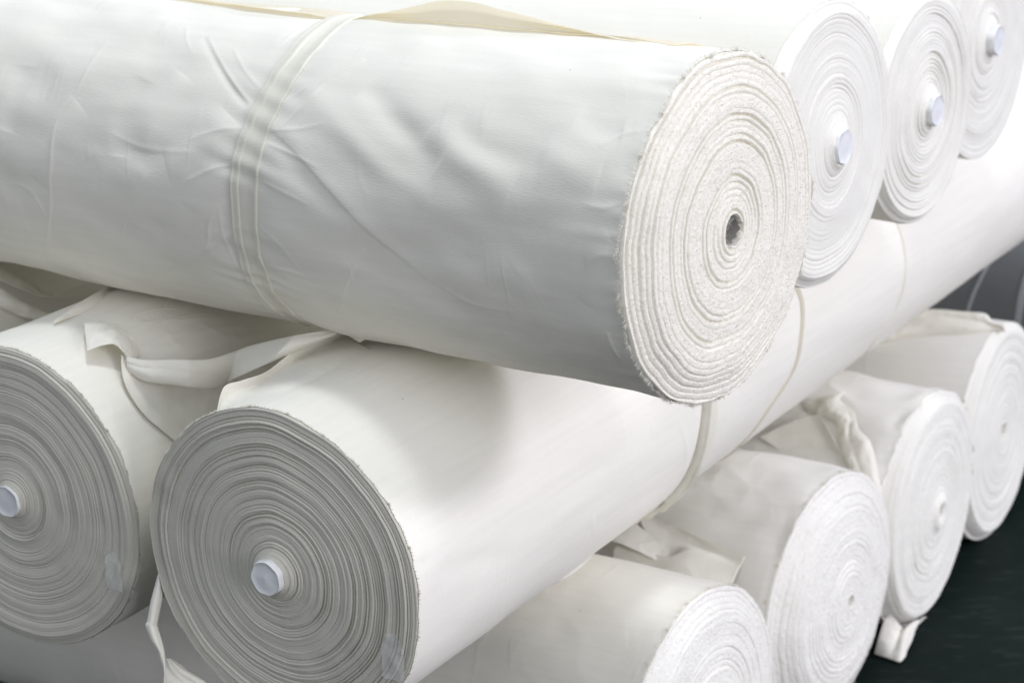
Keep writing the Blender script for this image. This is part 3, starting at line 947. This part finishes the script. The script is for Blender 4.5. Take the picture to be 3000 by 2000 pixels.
build_roll('B3', 'third bottom roll with a wrinkled wrap, knotted cloth strip and small core dimple', G_B, f_b3, ns=320, nth=320, end_m=M_END_WHITE,
           body_m=M_CLOTH_FAR, edge_wave=0.006)
B4 = rolls['B4']
f_b4 = face_fn(B4, 0.0055, 122, dome=0.006, step=0.0010, groove=0.003, hole=0.016, hole_d=0.02, fine=0.0004, rim=0.02, rim_q=0.9, group=(4, 9))
build_roll('B4', 'farthest white bottom roll at the right edge with a folded strip on top', G_B, f_b4, ns=240, nth=240, end_m=M_END_WHITE, body_m=M_CLOTH_FAR)
B5 = rolls['B5']
f_b5 = face_fn(B5, 0.0055, 133, dome=0.006)
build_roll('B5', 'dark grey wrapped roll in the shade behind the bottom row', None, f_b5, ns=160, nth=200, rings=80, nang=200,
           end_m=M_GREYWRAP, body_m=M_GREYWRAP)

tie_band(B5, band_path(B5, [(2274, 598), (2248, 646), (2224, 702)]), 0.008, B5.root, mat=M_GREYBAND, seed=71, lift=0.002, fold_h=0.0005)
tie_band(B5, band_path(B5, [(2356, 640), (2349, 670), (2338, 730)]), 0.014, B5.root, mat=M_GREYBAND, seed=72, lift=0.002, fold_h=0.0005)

# =================================================================== loose cloth
# twisted strip end on the left middle roll
def strip(name, left, right, t0, t1, bulge, parent, mat=M_LOOSE, n=90, crumple=0.001, seed=0, nv=16, tm=None, keys=None, clear=0.012, folds=2.5):
    L_ = catmull(np.array(left, float), n); R_2 = catmull(np.array(right, float), n)
    q = np.linspace(0, 1, n)
    tc = t0 + (t1 - t0) * q if tm is None else np.interp(q, np.linspace(0, 1, len(tm)), tm)
    nv = 36
    if keys:
        tc = np.array([tdist(*(0.5 * (L_[i] + R_2[i])), keys) for i in range(n)])
        k = 7
        tc = np.convolve(np.pad(tc, k, mode='edge'), np.ones(2 * k + 1) / (2 * k + 1), 'valid') - clear
    V = np.zeros((n, nv, 3)); v = np.linspace(0, 1, nv)
    for i in range(n):
        for j in range(nv):
            x, y = L_[i] * (1 - v[j]) + R_2[i] * v[j]
            V[i, j] = at(x, y, tc[i] - bulge * (0.65 * math.sin(math.pi * v[j]) ** 0.8 + 0.35 * abs(math.sin(folds * math.pi * v[j] + 2.2 * math.sin(2.6 * q[i] + seed)))))
    h = vnoise(V * 45 + seed) + 0.6 * vnoise(V * 110 + seed)
    V = V - C_FW * (crumple * h)[..., None]
    return grid_obj(name, V, mat, parent, arc_uv(V), thick=0.0009)


def tdist(x, y, keys):
    return near_hit(*D(x, y), keys)[0]


tA = tdist(310, 850, ['M0']); tB = tdist(772, 765, ['M0', 'M1', 'T1'])
strip('knotted_strip', [(290, 818), (330, 826), (400, 825), (484, 824), (587, 791), (697, 767), (776, 756)],
      [(292, 850), (330, 874), (400, 884), (488, 892), (545, 866), (640, 824), (772, 769)], tA - 0.015, tB - 0.004, 0.016, M0.root, crumple=0.0012, seed=1, folds=0.8,
      tm=[tA - 0.012, tA - 0.03, tA - 0.03, tA - 0.012 + 0.03, tB - 0.02, tB - 0.004])
M0k = ['M0']
sheet('strip_end', [
    [on(192, 765, .012, M0k), on(226, 767, .016, M0k), on(262, 773, .017, M0k), on(298, 797, .014, M0k), on(314, 824, .006, M0k)],
    [on(192, 797, .015, M0k), on(222, 797, .022, M0k), on(252, 802, .024, M0k), on(282, 816, .019, M0k), on(306, 838, .010, M0k)],
    [on(193, 830, .016, M0k), on(218, 828, .023, M0k), on(246, 829, .027, M0k), on(270, 839, .022, M0k), on(294, 850, .012, M0k)]],
    M_LOOSE, M0.root, crumple=0.0014, cs=60, seed=3)
sheet('strip_tail', [
    [on(268, 836, .016, M0k), on(330, 855, .014, M0k), on(420, 880, .020, M0k), on(512, 884, .03, M0k)],
    [on(279, 889, .008, M0k), on(345, 915, .008, M0k), on(430, 930, .012, M0k), on(505, 925, .02, M0k)],
    [on(319, 945, .004, M0k), on(370, 960, .005, M0k), on(430, 970, .008, M0k), on(490, 960, .012, M0k)],
    [on(367, 987, .002, M0k), on(395, 1005, .003, M0k), on(430, 1010, .004, M0k), on(470, 1000, .008, M0k)],
    [on(418, 1024, .001, M0k), on(428, 1034, .002, M0k), on(440, 1034, .003, M0k), on(455, 1026, .006, M0k)]],
    M_LOOSE, M0.root, crumple=0.0012, cs=30, seed=5)
# loose fold along the front middle roll's upper left side
M1k = ['M1']
sheet('loose_fold', [
    [on(494, 945, -.003, M1k), on(512, 886, -.002, M1k), on(560, 880, .004, M1k), on(622, 869, .010, M1k), on(700, 820, .014, M1k), on(792, 779, .012, M1k)],
    [on(500, 944, -.003, M1k), on(528, 912, -.001, M1k), on(585, 897, .003, M1k), on(645, 872, .009, M1k), on(720, 826, .010, M1k), on(806, 786, .009, M1k)],
    [on(512, 942, -.002, M1k), on(556, 922, -.001, M1k), on(620, 902, .001, M1k), on(680, 876, .002, M1k), on(752, 836, .003, M1k), on(830, 795, .003, M1k)],
    [on(530, 938, -.003, M1k), on(590, 925, -.003, M1k), on(660, 908, -.003, M1k), on(720, 882, -.003, M1k), on(800, 846, -.003, M1k), on(870, 806, -.003, M1k)]],
    M_CLOTH, M1.root, crumple=0.0004, cs=20, seed=8)
# strip hanging in the gap between the two middle rolls
strip('hanging_strip', [(363, 1318), (347, 1380), (339, 1424), (335, 1436), (347, 1468), (363, 1494), (370, 1518), (377, 1546), (374, 1580)],
      [(374, 1328), (372, 1374), (361, 1430), (362, 1440), (370, 1466), (377, 1494), (380, 1524), (380, 1548), (378, 1580)], 2.50, 2.50, 0.010, M1.root,
      crumple=0.0012, seed=4, folds=0.7)
strip('hanging_cloth', [(378, 1512), (377, 1540), (376, 1570), (374, 1620)], [(394, 1512), (435, 1540), (478, 1570), (520, 1620)], 2.53, 2.50, 0.012, M1.root,
      crumple=0.0015, seed=14)

# folded scrap lying between the two front bottom rolls
B2k = ['B2']
t_s = lambda x, y: tdist(x, y, B2k)
sheet('cloth_flap', [
    [on(1470, 1178, .006, B2k), on(1548, 1208, .006, B2k), on(1632, 1246, .007, B2k), on(1714, 1281, .005, B2k)],
    [on(1478, 1206, .010, B2k), on(1550, 1226, .004, B2k), on(1625, 1262, .005, B2k), on(1708, 1296, .007, B2k)],
    [on(1490, 1240, .018, B2k), on(1552, 1276, .022, B2k), on(1602, 1270, .022, B2k), on(1702, 1310, .009, B2k)],
    [on(1440, 1262, .040, B2k), on(1530, 1285, .036, B2k), on(1600, 1300, .032, B2k), on(1695, 1330, .012, B2k)],
    [on(1450, 1300, .052, B2k), on(1530, 1322, .046, B2k), on(1610, 1340, .040, B2k), on(1688, 1352, .018, B2k)]],
    M_LOOSE, B2.root, crumple=0.0012, cs=22, seed=21)
sheet('cloth_flap', [
    [on(1452, 1198, .020, B2k), on(1490, 1225, .022, B2k), on(1552, 1277, .026, B2k)],
    [on(1428, 1222, .034, B2k), on(1480, 1252, .036, B2k), on(1540, 1284, .032, B2k)],
    [on(1412, 1246, .046, B2k), on(1470, 1264, .046, B2k), on(1530, 1290, .040, B2k)]],
    M_LOOSE, B2.root, crumple=0.001, cs=30, seed=24)
# strip knotted round the third bottom roll
B3k = ['B3']
t3 = tdist(1930, 980, B3k)
strip('knotted_strip', [(1838, 926), (1866, 952), (1915, 968), (1926, 1016), (1937, 1049), (1963, 1090), (1985, 1130)],
      [(1944, 899), (1928, 918), (1962, 946), (1972, 985), (2002, 1020), (2021, 1104), (2030, 1150)], t3, t3, 0.018, B3.root, crumple=0.0030, seed=31, keys=B3k, clear=0.008, folds=0.9)
strip('cloth_flap', [(1745, 1002), (1800, 975), (1845, 957), (1878, 953), (1900, 978)], [(1790, 1032), (1830, 1035), (1870, 1045), (1910, 1060), (1955, 1092)],
      0, 0, 0.006, B3.root, crumple=0.0008, seed=33, keys=B3k, clear=0.004, folds=0.5)
# wrap edge hanging below the third bottom roll
def on_floor(x, y, up=0.004):
    d = ray(*D(x, y)); t = -(CAM[2] - up) / d[2]
    return CAM + d * t
te = np.linalg.norm(B3.c - CAM)
b_ = lambda th, s_=0.008: B3.pt(s_, th, B3.r - 0.004)
sheet('hanging_cloth', [
    [b_(2.25), b_(2.6), b_(2.9), b_(3.2)],
    [0.5 * (b_(2.25) + on_floor(2008, 1500)) + np.array([0, 0, .02]), 0.5 * (b_(2.6) + on_floor(2044, 1512)) + np.array([0, 0, .012]),
     0.5 * (b_(2.9) + on_floor(2066, 1518)) + np.array([0, 0, .03]), 0.5 * (b_(3.2) + on_floor(2090, 1490)) + np.array([0, 0, .02])],
    [on_floor(2008, 1500), on_floor(2044, 1512), on_floor(2066, 1519), on_floor(2078, 1508)]],
    M_LOOSE, B3.root, crumple=0.002, cs=30, seed=41)
# folded strip on the farthest bottom roll
B4k = ['B4']
strip('folded_strip', [(1990, 768), (2060, 735), (2128, 711), (2218, 716), (2262, 720), (2278, 735), (2300, 742)],
      [(1990, 800), (2040, 796), (2138, 795), (2208, 789), (2250, 782), (2290, 764), (2310, 760)], 0, 0, 0.022, B4.root, crumple=0.0012, seed=51, keys=B4k, clear=0.006, folds=1.6)
# folded cloth on the hidden far left roll
Nk = ['N']
sheet('loose_fold', [
    [on(-30, 620, .02, Nk), on(40, 655, .02, Nk), on(100, 690, .012, Nk), on(150, 690, .02, Nk), on(240, 655, .03, Nk)],
    [on(-30, 650, .03, Nk), on(40, 680, .028, Nk), on(100, 700, .02, Nk), on(150, 705, .03, Nk), on(240, 668, .04, Nk)],
    [on(-30, 675, .03, Nk), on(40, 700, .03, Nk), on(100, 715, .03, Nk), on(150, 715, .034, Nk), on(240, 678, .04, Nk)]],
    M_LOOSE, N_.root, crumple=0.003, cs=30, seed=61)


strip('loose_fold', [(-14, 652), (50, 690), (118, 722)], [(-14, 700), (52, 728), (122, 742)], 0, 0, 0.012, N_.root, crumple=0.002, seed=81, keys=['N'], clear=0.02, folds=0.8)
strip('loose_fold', [(122, 738), (178, 698), (258, 652)], [(126, 742), (204, 712), (282, 668)], 0, 0, 0.012, N_.root, crumple=0.0015, seed=83, keys=['N', 'M0'], clear=0.006, folds=0.8)


# clear tape on the two grey ends
def tape(roll, face, a0, q0, a1, q1, wid, seed):
    n, m = 60, 24
    c0 = np.array([q0 * roll.r * math.cos(a0), q0 * roll.r * math.sin(a0)]); c1 = np.array([q1 * roll.r * math.cos(a1), q1 * roll.r * math.sin(a1)])
    d = c1 - c0; L = np.linalg.norm(d); d /= L; e = np.array([-d[1], d[0]])
    X, Y = np.meshgrid(np.linspace(0, L, n), np.linspace(-1, 1, m), indexing='ij')
    cap = np.sqrt(np.clip(1 - np.clip((wid * 0.6 - X) / (wid * 0.6), 0, 1) ** 2, 0.0, 1))
    Y = Y * wid / 2 * np.maximum(cap, 0.02)
    P2 = c0 + X[..., None] * d + Y[..., None] * e
    q = np.hypot(P2[..., 0], P2[..., 1]) / roll.r; a = np.arctan2(P2[..., 1], P2[..., 0])
    h = face(np.clip(q, 0, 1), a)[0]
    V = roll.pt(-(h * 0.4 + h.max() * 0.6 + 0.001 + 0.0012 * vnoise(np.stack([X * 60, Y * 90, X * 0 + seed], -1))), a, q * roll.r)
    return grid_obj('clear_tape', V, M_TAPE, roll.root, None)


def end_polar(roll, x, y):
    px, py = D(x, y); d = ray(px, py)
    t = (roll.c - CAM).dot(roll.n) / d.dot(roll.n)
    P = CAM + d * t - roll.c
    return math.atan2(P.dot(roll.w), P.dot(roll.u)), np.linalg.norm(P) / roll.r
a0, q0 = end_polar(M1, 902, 1452); a1, q1 = end_polar(M1, 905, 1560)
tape(M1, f_m1, a0, q0, a1, q1, 0.03, 1)
a0, q0 = end_polar(M0, 262, 1268); a1, q1 = end_polar(M0, 268, 1352)
tape(M0, f_m0, a0, q0, a1, q1, 0.026, 2)


# loose threads on the left middle roll
def thread(pts, keys, off, rad=0.00035):
    P = np.array([on(x, y, off + 0.004 * random.random(), keys) for x, y in pts])
    return tube_mesh(catmull(P, 70), rad, 6)
random.seed(5)
conv = lambda L_: [(x / 2.727, 548.8 + y / 2.727) for x, y in L_]
Vs, Qs, nb = [], [], 0
for L_ in ([(845, 530), (850, 500), (880, 484), (930, 475), (1020, 460), (1100, 465), (1150, 475)],
           [(1095, 372), (1060, 400), (1030, 440), (1018, 465), (1040, 490), (1065, 500), (1062, 460), (1035, 445), (1060, 400), (1092, 378)],
           [(620, 540), (700, 530), (760, 550), (800, 560)], [(640, 520), (690, 545), (740, 575)],
           [(900, 540), (1000, 520), (1120, 500), (1250, 490), (1330, 480)], [(960, 560), (1060, 530), (1180, 545), (1230, 560)],
           [(860, 520), (900, 505), (930, 530)]):
    V, Q = thread(conv(L_), ['M0'], 0.002)
    Vs.append(V.reshape(-1, 3)); Qs.append(Q + nb); nb += V.shape[0] * V.shape[1]
o = raw_mesh('loose_threads', np.concatenate(Vs), np.concatenate(Qs), M_THREAD)
tag(o, 'tangle of fine loose threads lying on the left middle roll', 'threads')

# =================================================================== light
wd = bpy.data.worlds.new('World'); scene.world = wd; wd.use_nodes = True
bg = wd.node_tree.nodes['Background']
_wt = wd.node_tree
_tc = _wt.nodes.new('ShaderNodeTexCoord'); _sx = _wt.nodes.new('ShaderNodeSeparateXYZ'); _mr = _wt.nodes.new('ShaderNodeMapRange')
_mr.inputs['From Min'].default_value = 0.0; _mr.inputs['From Max'].default_value = 0.5
_mr.inputs['To Min'].default_value = 0.42; _mr.inputs['To Max'].default_value = 1.0
_sc = _wt.nodes.new('ShaderNodeVectorMath'); _sc.operation = 'SCALE'; _sc.inputs[0].default_value = (0.93, 0.985, 1.10)
_wt.links.new(_tc.outputs['Generated'], _sx.inputs[0]); _wt.links.new(_sx.outputs['Z'], _mr.inputs['Value'])
_wt.links.new(_mr.outputs[0], _sc.inputs['Scale']); _wt.links.new(_sc.outputs['Vector'], bg.inputs['Color'])
bg.inputs['Strength'].default_value = 0.76


def area(name, loc, target, sx, sy, power, col):
    l = bpy.data.lights.new(name, 'AREA'); l.shape = 'RECTANGLE'; l.size = sx; l.size_y = sy; l.energy = power; l.color = col
    o = bpy.data.objects.new(name, l); COL.objects.link(o)
    o.location = loc
    d = Vector(target) - Vector(loc)
    o.rotation_euler = d.to_track_quat('-Z', 'Y').to_euler()
    return o
nA = np.array([math.cos(YAW_A), math.sin(YAW_A), 0]); nB = np.array([math.cos(YAW_B), math.sin(YAW_B), 0])
ctr = np.array([0.1, 2.5, 0.9])
top = ctr + nB * 0.0 + np.array([0, 0, 4.2])
area('ceiling_lamp', top, ctr, 0.75, 0.55, 64, (0.94, 1.0, 1.04))
side = ctr + nA * 7.4 - nB * 3.9 + np.array([0, 0, 3.4])
area('doorway_light', side, ctr + np.array([0, 0, -0.2]), 1.45, 1.3, 345, (0.96, 0.95, 1.13))
front = ctr + nA * 6.5 + nB * 1.6 + np.array([0, 0, 1.2])
area('fill_light', front, ctr + np.array([0, 0, -0.3]), 3.2, 2.4, 185, (1.0, 0.975, 1.02))  # added wide fill for the bottom rolls and lower flanks, no window known

vs = scene.view_settings
vs.view_transform = 'Standard'; vs.look = 'None'; vs.exposure = 0.0; vs.gamma = 1.0
vs.use_curve_mapping = False
scene.display_settings.display_device = 'sRGB'
scene.cycles.max_bounces = 8
scene.cycles.diffuse_bounces = 6
scene.cycles.transparent_max_bounces = 8
scene.cycles.use_denoising = True
